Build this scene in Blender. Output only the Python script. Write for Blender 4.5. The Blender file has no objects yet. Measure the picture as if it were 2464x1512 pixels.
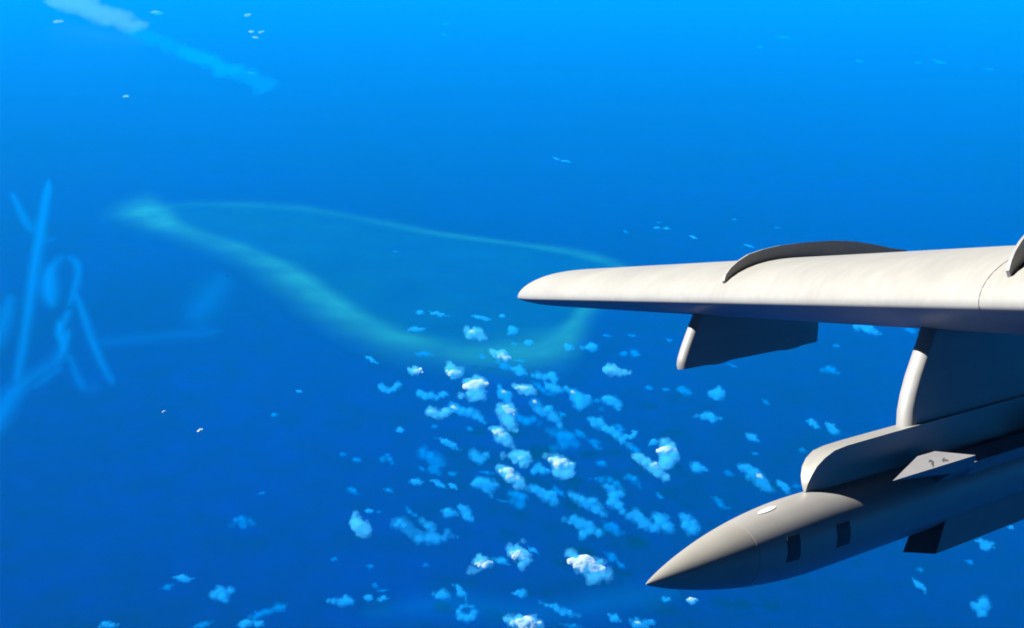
import bpy, bmesh, math, random
import numpy as np
from mathutils import Matrix, Vector

R = math.radians
sc = bpy.context.scene
col = sc.collection

# ------------------------------------------------------------------ camera
F, CX, CY = 1500.0, 512.0, 314.0          # focal length and centre, in pixels of a 1024 x 628 frame
PITCH = R(15.0)
cam = bpy.data.cameras.new('camera')
cam.sensor_width = 36.0
cam.lens = 36.0 * F / 1024.0
cam.clip_start = 0.1
cam.clip_end = 600000.0
cam_ob = bpy.data.objects.new('camera', cam)
cam_ob.rotation_euler = (math.pi / 2 - PITCH, 0, 0)
col.objects.link(cam_ob)
sc.camera = cam_ob

RGT = np.array([1.0, 0.0, 0.0])
FWD = np.array([0.0, math.cos(PITCH), -math.sin(PITCH)])
UP = np.array([0.0, math.sin(PITCH), math.cos(PITCH)])
C2W = np.stack([RGT, UP, -FWD], 1)        # camera axes -> world axes

# the aircraft's own axes (aft, outboard, up), written in camera axes: it is banked to its right
AFT = np.array([1467.0, 169.0, -1500.0]); AFT /= np.linalg.norm(AFT)
_vy, _vz = .997, .012
VUP = np.array([-(AFT[1] * _vy + AFT[2] * _vz) / AFT[0], _vy, _vz]); VUP /= np.linalg.norm(VUP)
OUT = np.cross(VUP, AFT)

# ------------------------------------------------------------------ sun and sky
sun_c = -0.50 * AFT + 0.38 * OUT + 0.78 * VUP
sun_w = C2W @ (sun_c / np.linalg.norm(sun_c))
sun = bpy.data.lights.new('sun', 'SUN')
sun.energy = 5.0
sun.angle = R(0.53)
sun.color = (1.0, 0.972, 0.935)
sun_ob = bpy.data.objects.new('sun', sun)
sun_ob.rotation_euler = Vector(sun_w).to_track_quat('Z', 'Y').to_euler()
col.objects.link(sun_ob)

world = bpy.data.worlds.new('World')
sc.world = world
world.use_nodes = True
wn = world.node_tree.nodes
wl = world.node_tree.links
sky = wn.new('ShaderNodeTexSky')
sky.sky_type = 'NISHITA'
sky.sun_disc = False
sky.altitude = 12000.0
sky.air_density = 0.2
sky.dust_density = 0.0
sky.ozone_density = 4.0
sky.sun_elevation = math.asin(sun_w[2])
sky.sun_rotation = math.atan2(sun_w[0], sun_w[1])
bg = wn['Background']
bg.inputs['Strength'].default_value = 0.05
wl.new(sky.outputs['Color'], bg.inputs['Color'])

vs = sc.view_settings
vs.view_transform = 'Standard'
vs.look = 'None'
vs.exposure = 1.6
vs.gamma = 1.0
vs.use_curve_mapping = False
sc.cycles.max_bounces = 10
sc.cycles.volume_bounces = 5
sc.cycles.transparent_max_bounces = 32
sc.cycles.use_denoising = True
sc.cycles.filter_width = 1.8

# ------------------------------------------------------------------ helpers
H = 6000.0                                 # height of the camera above the sea


def at_level(px, py, z):
    """world point seen at pixel (1024 frame) on the level plane z"""
    d = C2W @ np.array([(px - CX) / F, (CY - py) / F, -1.0])
    t = z / d[2]
    return d * t


def mesh_ob(name, verts, faces, mat, parent=None, smooth=False):
    me = bpy.data.meshes.new(name)
    me.from_pydata([tuple(v) for v in verts], [], faces)
    me.update()
    bm = bmesh.new()
    bm.from_mesh(me)
    bmesh.ops.recalc_face_normals(bm, faces=bm.faces)
    bm.to_mesh(me)
    bm.free()
    if smooth:
        me.polygons.foreach_set('use_smooth', [True] * len(me.polygons))
    if mat:
        me.materials.append(mat)
    o = bpy.data.objects.new(name, me)
    col.objects.link(o)
    if parent:
        o.parent = parent
    return o


def tag(o, label=None, cat=None, group=None, kind=None):
    if label:
        o['label'] = label
    if cat:
        o['category'] = cat
    if group:
        o['group'] = group
    if kind:
        o['kind'] = kind
    return o


def autosmooth(o, deg=35):
    me = o.data
    me.polygons.foreach_set('use_smooth', [True] * len(me.polygons))
    bm = bmesh.new()
    bm.from_mesh(me)
    for e in bm.edges:
        e.smooth = not (len(e.link_faces) == 2 and e.calc_face_angle(0) > R(deg))
    bm.to_mesh(me)
    bm.free()


# ------------------------------------------------------------------ materials
def new_mat(name):
    m = bpy.data.materials.new(name)
    m.use_nodes = True
    nt = m.node_tree
    return m, nt, nt.nodes, nt.links


def paint(name, rgb, rough=0.45, spread=0.06, scale=1.4, streak=0.05, coat=0.0, spec=0.4):
    """matt aircraft paint: faint blotches, rain streaks along the chord, fine grain in the gloss"""
    m, nt, n, l = new_mat(name)
    b = n['Principled BSDF']
    tc = n.new('ShaderNodeTexCoord')
    n1 = n.new('ShaderNodeTexNoise'); n1.inputs['Scale'].default_value = scale; n1.inputs['Detail'].default_value = 5
    l.new(tc.outputs['Object'], n1.inputs['Vector'])
    mp = n.new('ShaderNodeMapping'); mp.inputs['Scale'].default_value = (0.35, 6.0, 5.0)
    l.new(tc.outputs['Object'], mp.inputs['Vector'])
    n2 = n.new('ShaderNodeTexNoise'); n2.inputs['Scale'].default_value = 1.6; n2.inputs['Detail'].default_value = 4
    l.new(mp.outputs['Vector'], n2.inputs['Vector'])
    r1 = n.new('ShaderNodeMapRange'); r1.inputs['To Min'].default_value = 1 - spread; r1.inputs['To Max'].default_value = 1 + spread
    r1.inputs['From Min'].default_value = .3; r1.inputs['From Max'].default_value = .7
    r2 = n.new('ShaderNodeMapRange'); r2.inputs['To Min'].default_value = 1 - streak; r2.inputs['To Max'].default_value = 1 + streak
    r2.inputs['From Min'].default_value = .3; r2.inputs['From Max'].default_value = .7
    l.new(n1.outputs['Fac'], r1.inputs['Value']); l.new(n2.outputs['Fac'], r2.inputs['Value'])
    mu = n.new('ShaderNodeMath'); mu.operation = 'MULTIPLY'
    l.new(r1.outputs['Result'], mu.inputs[0]); l.new(r2.outputs['Result'], mu.inputs[1])
    vm = n.new('ShaderNodeVectorMath'); vm.operation = 'SCALE'
    vm.inputs[0].default_value = rgb
    l.new(mu.outputs[0], vm.inputs['Scale'])
    l.new(vm.outputs['Vector'], b.inputs['Base Color'])
    r3 = n.new('ShaderNodeMapRange'); r3.inputs['To Min'].default_value = rough - .06; r3.inputs['To Max'].default_value = rough + .08
    l.new(n1.outputs['Fac'], r3.inputs['Value']); l.new(r3.outputs['Result'], b.inputs['Roughness'])
    b.inputs['Specular IOR Level'].default_value = spec
    b.inputs['Coat Weight'].default_value = coat
    b.inputs['Coat Roughness'].default_value = 0.12
    return m


M_wing = paint('wing_paint', (0.222, 0.217, 0.196), rough=.5, spread=.05, scale=.9, streak=.05)
M_fence = paint('fence_paint', (0.20, 0.20, 0.19), rough=.5)
M_pylon = paint('pylon_paint', (0.185, 0.183, 0.172), rough=.5)
M_rack = paint('launch_beam_paint', (0.185, 0.182, 0.165), rough=.42)
M_nose = paint('missile_radome_paint', (0.195, 0.188, 0.166), rough=.42, spread=.04, scale=2.0)
M_body = paint('missile_body_paint', (0.208, 0.202, 0.188), rough=.36, spread=.05, scale=2.0)
M_duct = paint('missile_duct_paint', (0.17, 0.166, 0.17), rough=.5, spread=.06, scale=3.0)
M_dark = paint('missile_dark_panel', (0.035, 0.035, 0.038), rough=.6)
M_glint = paint('missile_glint_white', (0.72, 0.71, 0.68), rough=.18, spread=.02, coat=.5)
M_mouth_shade = paint('mouth_shade_paint', (0.08, 0.08, 0.08), rough=.9, spec=.05)
M_mark = paint('missile_stencil_ink', (0.05, 0.05, 0.05), rough=.7)
M_seam = paint('wing_seam_sealant', (0.195, 0.19, 0.175), rough=.6)
M_hull = paint('ship_white_paint', (0.80, 0.80, 0.78), rough=.5, spread=.03)


def sea_material():
    m, nt, n, l = new_mat('sea_water')
    b = n['Principled BSDF']
    tc = n.new('ShaderNodeTexCoord')
    big = n.new('ShaderNodeTexNoise'); big.inputs['Scale'].default_value = 1 / 5200.0; big.inputs['Detail'].default_value = 4
    fine = n.new('ShaderNodeTexNoise'); fine.inputs['Scale'].default_value = 1 / 420.0; fine.inputs['Detail'].default_value = 6
    fine.inputs['Roughness'].default_value = .65
    l.new(tc.outputs['Object'], big.inputs['Vector']); l.new(tc.outputs['Object'], fine.inputs['Vector'])
    r1 = n.new('ShaderNodeMapRange'); r1.inputs['From Min'].default_value = .3; r1.inputs['From Max'].default_value = .7
    mx = n.new('ShaderNodeMix'); mx.data_type = 'RGBA'
    mx.inputs['A'].default_value = (0.0, 0.0, 0.044, 1)
    mx.inputs['B'].default_value = (0.0, 0.001, 0.084, 1)
    l.new(big.outputs['Fac'], r1.inputs['Value']); l.new(r1.outputs['Result'], mx.inputs['Factor'])
    r2 = n.new('ShaderNodeMapRange'); r2.inputs['From Min'].default_value = .3; r2.inputs['From Max'].default_value = .7
    r2.inputs['To Min'].default_value = .5; r2.inputs['To Max'].default_value = 1.5
    l.new(fine.outputs['Fac'], r2.inputs['Value'])
    vm = n.new('ShaderNodeVectorMath'); vm.operation = 'SCALE'
    l.new(mx.outputs['Result'], vm.inputs[0]); l.new(r2.outputs['Result'], vm.inputs['Scale'])
    l.new(vm.outputs['Vector'], b.inputs['Base Color'])
    b.inputs['Roughness'].default_value = 0.4
    b.inputs['IOR'].default_value = 1.33
    b.inputs['Specular IOR Level'].default_value = 0.06
    return m


def shallow_material(name, rgb, gain):
    """sand and coral under clear water; a point attribute says how shallow it is"""
    m, nt, n, l = new_mat(name)
    b = n['Principled BSDF']
    b.inputs['Base Color'].default_value = (*rgb, 1)
    b.inputs['Roughness'].default_value = .5
    b.inputs['Specular IOR Level'].default_value = .1
    at = n.new('ShaderNodeAttribute'); at.attribute_name = 'shallow'
    tc = n.new('ShaderNodeTexCoord')
    nz = n.new('ShaderNodeTexNoise'); nz.inputs['Scale'].default_value = 1 / 800.0; nz.inputs['Detail'].default_value = 5
    l.new(tc.outputs['Object'], nz.inputs['Vector'])
    r = n.new('ShaderNodeMapRange'); r.inputs['From Min'].default_value = .3; r.inputs['From Max'].default_value = .7
    r.inputs['To Min'].default_value = .62 * gain; r.inputs['To Max'].default_value = 1.25 * gain
    l.new(nz.outputs['Fac'], r.inputs['Value'])
    mu = n.new('ShaderNodeMath'); mu.operation = 'MULTIPLY'; mu.use_clamp = True
    l.new(at.outputs['Fac'], mu.inputs[0]); l.new(r.outputs['Result'], mu.inputs[1])
    l.new(mu.outputs[0], b.inputs['Alpha'])
    return m


def volume_mat(name, rgb, density, aniso=0.0):
    m, nt, n, l = new_mat(name)
    n.remove(n['Principled BSDF'])
    v = n.new('ShaderNodeVolumePrincipled')
    v.inputs['Color'].default_value = (*rgb, 1)
    v.inputs['Density'].default_value = density
    v.inputs['Anisotropy'].default_value = aniso
    l.new(v.outputs['Volume'], n['Material Output'].inputs['Volume'])
    return m


# ------------------------------------------------------------------ sea, reef, lagoon
def sheet(name, half, z, mat, n=1):
    vs_, fs = [], []
    for j in range(n + 1):
        for i in range(n + 1):
            vs_.append((-half + 2 * half * i / n, -half + 2 * half * j / n, z))
    for j in range(n):
        for i in range(n):
            a = j * (n + 1) + i
            fs.append((a, a + 1, a + n + 2, a + n + 1))
    return mesh_ob(name, vs_, fs, mat)


SEA_Z = -H
sea = sheet('sea', 240000.0, SEA_Z, sea_material(), 30)
tag(sea, kind='structure')

K = 1024.0 / 2464.0                        # points below are read off a 2464-wide view of the photograph


def spline(pts, per=6):
    pts = [np.array(p, float) for p in pts]
    out = []
    for i in range(len(pts) - 1):
        p0 = pts[max(i - 1, 0)]; p1 = pts[i]; p2 = pts[i + 1]; p3 = pts[min(i + 2, len(pts) - 1)]
        for k in range(per):
            t = k / per
            out.append(.5 * ((2 * p1) + (-p0 + p2) * t + (2 * p0 - 5 * p1 + 4 * p2 - p3) * t * t + (-p0 + 3 * p1 - 3 * p2 + p3) * t ** 3))
    out.append(pts[-1])
    return out


def reef_strip(name, pts, z, mat, per=6):
    """x, y, width towards the inside, width towards the outside, shallowness"""
    sp = spline(pts, per)
    prof = [(-1.0, 0.0), (-.72, .16), (-.45, .55), (-.2, .92), (0, 1.0), (.16, .92), (.34, .62), (.55, .30), (.78, .12), (1.0, 0.0)]
    verts, att = [], []
    for i, p in enumerate(sp):
        a = sp[max(i - 1, 0)][:2]; b = sp[min(i + 1, len(sp) - 1)][:2]
        t = b - a; t = t / (np.linalg.norm(t) + 1e-9)
        nn = np.array([-t[1], t[0]])       # to the right of travel: outside
        for u, w in prof:
            wd = (p[2] if u < 0 else p[3]) * 1.22
            q = (p[:2] + nn * u * wd) * K
            verts.append(at_level(q[0], q[1], z)); att.append(max(w * p[4], 0))
    m = len(prof)
    faces = [(i * m + j, i * m + j + 1, (i + 1) * m + j + 1, (i + 1) * m + j) for i in range(len(sp) - 1) for j in range(m - 1)]
    o = mesh_ob(name, verts, faces, mat)
    o.data.attributes.new('shallow', 'FLOAT', 'POINT').data.foreach_set('value', att)
    return o


ARM = [(225, 520, 14, 16, 0), (270, 516, 34, 32, .22), (315, 512, 44, 42, .7), (355, 513, 48, 48, 1.25), (395, 528, 38, 46, 1.1),
       (440, 552, 24, 40, .72), (520, 578, 18, 44, .62), (590, 601, 18, 52, .62), (650, 629, 22, 62, .75), (700, 656, 28, 68, .9),
       (750, 690, 33, 70, 1.0), (800, 728, 34, 68, .9), (860, 765, 32, 68, .75), (930, 800, 30, 66, .74), (1000, 823, 30, 62, .7),
       (1060, 838, 32, 55, .64), (1130, 849, 38, 58, .58), (1200, 850, 46, 64, .6), (1280, 840, 46, 72, .72), (1338, 820, 38, 74, .86),
       (1372, 793, 30, 52, .92), (1392, 765, 26, 44, .8), (1416, 735, 24, 38, .62), (1445, 705, 22, 34, .5), (1480, 668, 18, 26, .5), (1500, 640, 14, 16, .3)]
# outside of the arm lies towards the viewer: travel left to right keeps it on the right-hand side
BACK = [(1530, 650, 14, 14, 0), (1480, 634, 16, 16, .45), (1420, 618, 14, 18, .62), (1350, 603, 11, 14, .6), (1270, 590, 9, 10, .55), (1200, 581, 9, 9, .5),
        (1060, 562, 10, 10, .58), (950, 541, 12, 12, .48), (850, 522, 13, 12, .40), (750, 503, 13, 12, .38), (650, 494, 14, 12, .32),
        (550, 489, 14, 12, .30), (450, 489, 13, 10, .26), (385, 494, 10, 8, .2), (350, 498, 6, 6, 0)]
M_reef = shallow_material('reef_shallows', (0.012, 0.25, 0.205), .50)
M_lagoon = shallow_material('lagoon_water', (0.0, 0.12, 0.14), .20)
reef = reef_strip('reef', ARM, SEA_Z + 6.0, M_reef)
reef_far = reef_strip('reef', [(*p[:4], p[4] * .85) for p in BACK], SEA_Z + 9.0, M_reef)
tag(reef, kind='structure'); tag(reef_far, kind='structure')

sa_ = [p[:2] for p in spline(ARM[2:], 4)]
sb_ = [p[:2] for p in spline(BACK[1:-1], 6)][::-1]
vs_, at_, fs = [], [], []
NU, NV = 60, 8
for i in range(NU + 1):
    p = sa_[round(i / NU * (len(sa_) - 1))]; q = sb_[round(i / NU * (len(sb_) - 1))]
    for j in range(NV + 1):
        g = (p + (q - p) * j / NV) * K
        vs_.append(at_level(g[0], g[1], SEA_Z + 3.0)); at_.append(.75 if j in (0, NV) else 1.0)
for i in range(NU):
    for j in range(NV):
        k = i * (NV + 1) + j
        fs.append((k, k + 1, k + NV + 2, k + NV + 1))
lagoon = mesh_ob('lagoon', vs_, fs, M_lagoon)
lagoon.data.attributes.new('shallow', 'FLOAT', 'POINT').data.foreach_set('value', at_)
tag(lagoon, kind='structure')

# ------------------------------------------------------------------ air
hz_half = 245000.0
hv = [(x, y, z) for x in (-hz_half, hz_half) for y in (-hz_half, hz_half) for z in (SEA_Z - 1.0, 40.0)]
hf = [(0, 1, 3, 2), (4, 6, 7, 5), (0, 4, 5, 1), (2, 3, 7, 6), (0, 2, 6, 4), (1, 5, 7, 3)]
haze = mesh_ob('haze', hv, hf, volume_mat('hazy_air', (0.0, 0.39, 1.0), 0.093 / H))
tag(haze, kind='stuff')

# ------------------------------------------------------------------ the aircraft: wing, fences, pylons
D0 = 13.5
P0 = np.array([(925 - CX) / F * D0, (CY - 299) / F * D0, -D0])
ML = np.stack([AFT, OUT, VUP], 1)          # local axes: x aft, y outboard, z up
CAM_L = ML.T @ (-P0)


def local(px, py, y):
    """local point seen at a pixel on the fore-and-aft plane y"""
    d = ML.T @ np.array([(px - CX) / F, (CY - py) / F, -1.0])
    t = (y - CAM_L[1]) / d[1]
    return CAM_L + d * t


def l2(x, y, yy):
    q = local(x * K, y * K, yy)
    return (q[0], q[2])


MW = np.eye(4)
MW[:3, :3] = C2W @ ML
MW[:3, 3] = C2W @ P0
aircraft = bpy.data.objects.new('aircraft', None)
aircraft.matrix_world = Matrix(MW.tolist())
aircraft.empty_display_size = 0.5
col.objects.link(aircraft)
tag(aircraft, 'white swept aircraft wing with fences and dark pylons beneath', 'aircraft')

SWEEP, ANH = math.tan(R(30)), math.tan(R(-2.0))
Y_TIP, Y_ROOT = 12.25, -5.6


def sec(y):
    u = (y - Y_ROOT) / (Y_TIP - Y_ROOT)
    chord = 6.6 - 3.0 * u
    tu = 0.465 - 0.04 * u
    td = 0.46 - 0.28 * u
    x0 = y * SWEEP
    z0 = -y * ANH - .055
    k = (y - (Y_TIP - 2.0)) / 2.0          # rounded tip
    if k > 0:
        r = math.sqrt(max(1 - min(k, 1) ** 2.8, 0.0))
        tu *= 0.20 + .80 * r
        td *= 0.25 + .75 * r
        x0 += (1 - r) * chord * .10
        chord *= 1 - (1 - r) * .55
    return chord, tu, td, x0, z0


def prof(t):
    return max(10 * (0.2969 * math.sqrt(t) - 0.126 * t - 0.3516 * t * t + 0.2843 * t ** 3 - 0.1036 * t ** 4), .004)


TS = [0.5 * (1 - math.cos(math.pi * i / 26)) for i in range(27)]


def surf(y, t, upper=True):
    c, tu, td, x0, z0 = sec(y)
    return x0 + c * t, z0 + (tu * prof(t) ** 1.12 if upper else -td * prof(t) ** 1.4)


ys = list(np.linspace(Y_ROOT, Y_TIP - 2.0, 26)) + [Y_TIP - 2.0 + 2.0 * math.sin(math.pi / 2 * i / 14) for i in range(1, 15)]
wv, wf = [], []
ring = [(t, True) for t in TS[::-1]] + [(t, False) for t in TS[1:-1]]
for y in ys:
    for t, up in ring:
        x, z = surf(y, t, up)
        wv.append((x, y, z))
m_ = len(ring)
for i in range(len(ys) - 1):
    for j in range(m_):
        wf.append((i * m_ + j, i * m_ + (j + 1) % m_, (i + 1) * m_ + (j + 1) % m_, (i + 1) * m_ + j))
wf.append(tuple(range(m_))); wf.append(tuple((len(ys) - 1) * m_ + j for j in range(m_)))
wing = mesh_ob('wing', wv, wf, M_wing, aircraft)
autosmooth(wing, 50)


def seam(y, w, t_lo=-.05, t_hi=.28, name='panel_seam'):
    """a narrow strip of sealant standing a few millimetres proud of the skin, round the nose of the wing"""
    v, f_ = [], []
    n = 24
    for i in range(n + 1):
        t = t_lo + (t_hi - t_lo) * i / n
        t = math.copysign(t * t / max(abs(t_lo), t_hi), t)
        for yy in (y - w / 2, y + w / 2):
            c, tu, td, x0, z0 = sec(yy)
            x, z = surf(yy, abs(t), t >= 0)
            nx, nz = x - (x0 + .12 * c), (z - z0) * 1.6
            if abs(t) > .1:
                nx = 0
            ln = math.hypot(nx, nz) + 1e-9
            v.append((x + nx / ln * .004, yy, z + nz / ln * .004))
    for i in range(n):
        f_.append((2 * i, 2 * i + 1, 2 * i + 3, 2 * i + 2))
    return mesh_ob(name, v, f_, M_seam, wing, True)


seam(-.72, .012)


def plate(name, outline, y, th, mat, parent, bevel=0.0, smooth=True, ths=None):
    """closed plate from an outline in the fore-and-aft plane y"""
    n = len(outline)
    ths = ths or [th] * n
    v = [(x, y - h / 2, z) for (x, z), h in zip(outline, ths)] + [(x, y + h / 2, z) for (x, z), h in zip(outline, ths)]
    f_ = [tuple(range(n)), tuple(range(n, 2 * n))] + [(i, (i + 1) % n, n + (i + 1) % n, n + i) for i in range(n)]
    o = mesh_ob(name, v, f_, mat, parent)
    if bevel:
        bm = bmesh.new(); bm.from_mesh(o.data)
        bmesh.ops.bevel(bm, geom=[e for e in bm.edges], offset=bevel, segments=2, affect='EDGES', clamp_overlap=True)
        bm.to_mesh(o.data); bm.free()
    if smooth:
        autosmooth(o, 20)
    return o


def fence(y, top, name='wing_fence'):
    """upper edge given in picture points; the foot follows the skin and runs a little inside it"""
    up = [l2(px, py, y) for px, py in top]
    c, tu, td, x0, z0 = sec(y)
    x_end = up[-1][0]
    foot = []
    for i in range(20):
        x = x_end + (max(up[0][0] + .04, x0 + .03) - x_end) * i / 19
        t = min(max((x - x0) / c, 0.0), 1)
        foot.append((x, z0 + tu * prof(t) ** 1.12 - .06))
    return plate(name, [tuple(p) for p in up] + foot, y, .03, M_fence, wing, 0)


Y_F1, Y_F2, Y_P, Y_IN = 4.05, -.98, 5.35, 0.55
fence(Y_F1, [(1740, 676), (1744, 662), (1756, 645), (1775, 628), (1800, 612), (1835, 600), (1875, 591), (1920, 585), (1965, 581), (2010, 579),
             (2055, 581), (2100, 588), (2140, 597), (2180, 602)])
fence(Y_F2, [(2424, 651), (2430, 628), (2440, 604), (2455, 580), (2475, 556), (2505, 533), (2550, 515), (2620, 500), (2720, 495), (2860, 510), (2960, 535)])


def foil(name, outline_front, outline_back, y, th, mat, parent, nose=.22, sharp_tail=True):
    """streamlined pylon: rows of (front, back) picture points from top to bottom, elliptic nose, tapered tail"""
    lc = abs(outline_back[-1][0] - outline_front[-1][0])
    prof_t = [(.0, .0)] + [(nose * (1 - math.cos(math.pi / 2 * i / 7)) / lc, math.sin(math.pi / 2 * i / 7)) for i in range(1, 8)] + [(.8, 1.0), (.9, .7), (.97, .3), (1.0, .1)]
    v, f_ = [], []
    ring_ = [(s, h) for s, h in prof_t] + [(s, -h) for s, h in prof_t[:0:-1]]
    for (fx, fz), (bx, bz) in zip(outline_front, outline_back):
        for s, h in ring_:
            v.append((fx + (bx - fx) * s, y + h * th / 2, fz + (bz - fz) * s))
    m = len(ring_)
    rows = len(outline_front)
    for i in range(rows - 1):
        for j in range(m):
            f_.append((i * m + j, i * m + (j + 1) % m, (i + 1) * m + (j + 1) % m, (i + 1) * m + j))
    f_.append(tuple(range(m))); f_.append(tuple((rows - 1) * m + j for j in range(m)))
    o = mesh_ob(name, v, f_, mat, parent)
    autosmooth(o, 40)
    return o


# outer pylon, empty
fr = [(1684, 715), (1674, 752), (1662, 785), (1652, 812), (1643, 838), (1636, 862), (1634, 878), (1637, 889)]
bk = [(1968, 740), (1968, 775), (1968, 786), (1967, 796), (1966, 805), (1966, 812), (1966, 818), (1963, 823)]
pyl = foil('pylon', [l2(*p, Y_P) for p in fr], [l2(*p, Y_P) for p in bk], Y_P, .17, M_pylon, aircraft, nose=.08)
# its shoe: two low sway-brace humps along the bottom edge
for hx, hy in ((1722, 873), (1893, 838)):
    a, b = l2(hx - 20, hy + 5, Y_P), l2(hx + 20, hy - 5, Y_P)
    v, f_ = [], []
    for i in range(9):
        s = i / 8
        x = a[0] + (b[0] - a[0]) * s; z = a[1] + (b[1] - a[1]) * s
        hgt = .014 * math.sin(math.pi * s) ** .8 + .004
        for yy, dz in ((-.09, .05), (-.085, -hgt * .75), (0, -hgt), (.085, -hgt * .75), (.09, .05)):
            v.append((x, Y_P + yy, z + dz))
    for i in range(8):
        for j in range(4):
            f_.append((i * 5 + j, i * 5 + j + 1, (i + 1) * 5 + j + 1, (i + 1) * 5 + j))
        f_.append((i * 5 + 4, i * 5, (i + 1) * 5, (i + 1) * 5 + 4))
    f_.append((0, 1, 2, 3, 4)); f_.append((40, 41, 42, 43, 44))
    autosmooth(mesh_ob('sway_brace', v, f_, M_pylon, pyl), 40)

# inner pylon, carrying the launch beam
fr = [(2250, 700), (2236, 760), (2222, 810), (2206, 858), (2190, 905), (2178, 950), (2171, 990), (2169, 1030)]
fl = [l2(*p, Y_IN) for p in fr]
bl = [(3.6, 0.1 - .02 * i) if i < 2 else (3.5, fl[i][1] - .02) for i in range(len(fl))]
pyl2 = foil('pylon', fl, bl, Y_IN, .19, M_pylon, aircraft, nose=.085)

# launch beam under the inner pylon
N_TIP = local(646, 587, Y_IN)
RAD = .332
AX_Z = N_TIP[2] + .02
fr_u = [(1936, 1184), (1936, 1166), (1940, 1144), (1948, 1122), (1962, 1102), (1982, 1084), (2010, 1072), (2050, 1060), (2110, 1043), (2200, 1018)]
beam = [l2(*p, Y_IN) for p in fr_u]
x_b, z_b = beam[-1]
beam += [(x_b + 3.4, z_b + .02), (x_b + 3.6, AX_Z + RAD * .90), (beam[0][0] + .25, AX_Z + RAD * .90)]
rack = plate('launch_beam', beam, Y_IN, .25, M_rack, pyl2, 0, ths=[.02, .06, .11, .155, .195, .225, .245, .26, .26, .26, .26, .26, .12])

# ------------------------------------------------------------------ the missile under the inner pylon
missile = bpy.data.objects.new('missile', None)
MM = np.array(MW)
MM[:3, 3] = MW[:3, 3] + MW[:3, :3] @ np.array([N_TIP[0], Y_IN, AX_Z])
missile.matrix_world = Matrix(MM.tolist())
missile.empty_display_size = 0.3
col.objects.link(missile)
tag(missile, 'grey pointed missile hanging from the inner pylon, dark panels on its flank', 'missile')
L_OG, L_TOT = 2.15, 7.2
L_RADOME = 1.12


def rad(x):
    """tangent ogive"""
    if x >= L_OG:
        return RAD
    rho = (RAD * RAD + L_OG * L_OG) / (2 * RAD)
    og = math.sqrt(max(rho * rho - (L_OG - x) ** 2, 0)) + RAD - rho
    return .86 * og + .14 * RAD * math.sqrt(max(1 - (1 - x / L_OG) ** 2, 0))


def lathe(name, xs, mat, parent, seg=64, extra=0.0, r_fn=rad, cap=True):
    v, f_ = [], []
    for x in xs:
        r = r_fn(x) + extra
        for k in range(seg):
            a = 2 * math.pi * k / seg
            v.append((x, r * math.cos(a), r * math.sin(a)))
    for i in range(len(xs) - 1):
        for k in range(seg):
            f_.append((i * seg + k, i * seg + (k + 1) % seg, (i + 1) * seg + (k + 1) % seg, (i + 1) * seg + k))
    if cap:
        f_.append(tuple(range(seg))); f_.append(tuple((len(xs) - 1) * seg + k for k in range(seg)))
    o = mesh_ob(name, v, f_, mat, parent)
    autosmooth(o, 40)
    return o


xs = [0.002, .01, .025, .05, .09] + list(np.linspace(.15, L_RADOME - .012, 16))
nose = lathe('nose_cone', xs, M_nose, missile)
xs = [L_RADOME, L_RADOME + .004] + list(np.linspace(L_RADOME + .08, L_OG, 14)) + list(np.linspace(L_OG + .2, L_TOT - .6, 12))
body = lathe('body', xs, M_body, missile)
lathe('joint_ring', [L_RADOME - .014, L_RADOME + .002], M_body, body, extra=-.003)
lathe('tail_cone', list(np.linspace(L_TOT - .595, L_TOT, 8)), M_duct, missile, r_fn=lambda x: RAD - .12 * ((x - L_TOT + .6) / .6) ** 2)


def patch(name, x0, x1, a0, a1, mat, parent, th=.006, skew=0.0, nx=6, na=8, oval=False):
    """a thin plate lying on the skin; angle 0 = towards the viewer's side, 90 = top"""
    v, f_ = [], []
    for i in range(nx + 1):
        s = i / nx
        for j in range(na + 1):
            u = j / na
            if oval:
                hw = math.sqrt(max(1 - (2 * s - 1) ** 2, 0.0))
                uu = .5 + (u - .5) * max(hw, .02)
            else:
                uu = u
            x = x0 + (x1 - x0) * s + skew * (uu - .5)
            a = R(a0 + (a1 - a0) * uu)
            r = rad(x) + th
            v.append((x, -r * math.cos(a), r * math.sin(a)))
    off = len(v)
    v += [(p[0], p[1] * (1 - 2.2 * th / max(math.hypot(p[1], p[2]), .05)), p[2] * (1 - 2.2 * th / max(math.hypot(p[1], p[2]), .05))) for p in v]
    m = na + 1
    for i in range(nx):
        for j in range(na):
            q = (i * m + j, i * m + j + 1, (i + 1) * m + j + 1, (i + 1) * m + j)
            f_.append(q); f_.append(tuple(off + k for k in q[::-1]))
    rim = [j for j in range(m)] + [i * m + na for i in range(1, nx + 1)] + [nx * m + j for j in range(na - 1, -1, -1)] + [i * m for i in range(nx - 1, 0, -1)]
    for a, b in zip(rim, rim[1:] + rim[:1]):
        f_.append((a, b, off + b, off + a))
    return mesh_ob(name, v, f_, mat, parent, smooth=False)


def on_skin(px, py):
    """x along the missile and angle round it where a picture point meets its skin"""
    d = ML.T @ np.array([(px * K - CX) / F, (CY - py * K) / F, -1.0])
    o = CAM_L - np.array([N_TIP[0], Y_IN, AX_Z])
    best = None
    for t in np.linspace(9, 18, 9000):
        q = o + d * t
        if q[0] > 0 and math.hypot(q[1], q[2]) < rad(q[0]):
            best = q
            break
    if best is None:
        return None
    return best[0], math.degrees(math.atan2(best[2], -best[1]))


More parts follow.
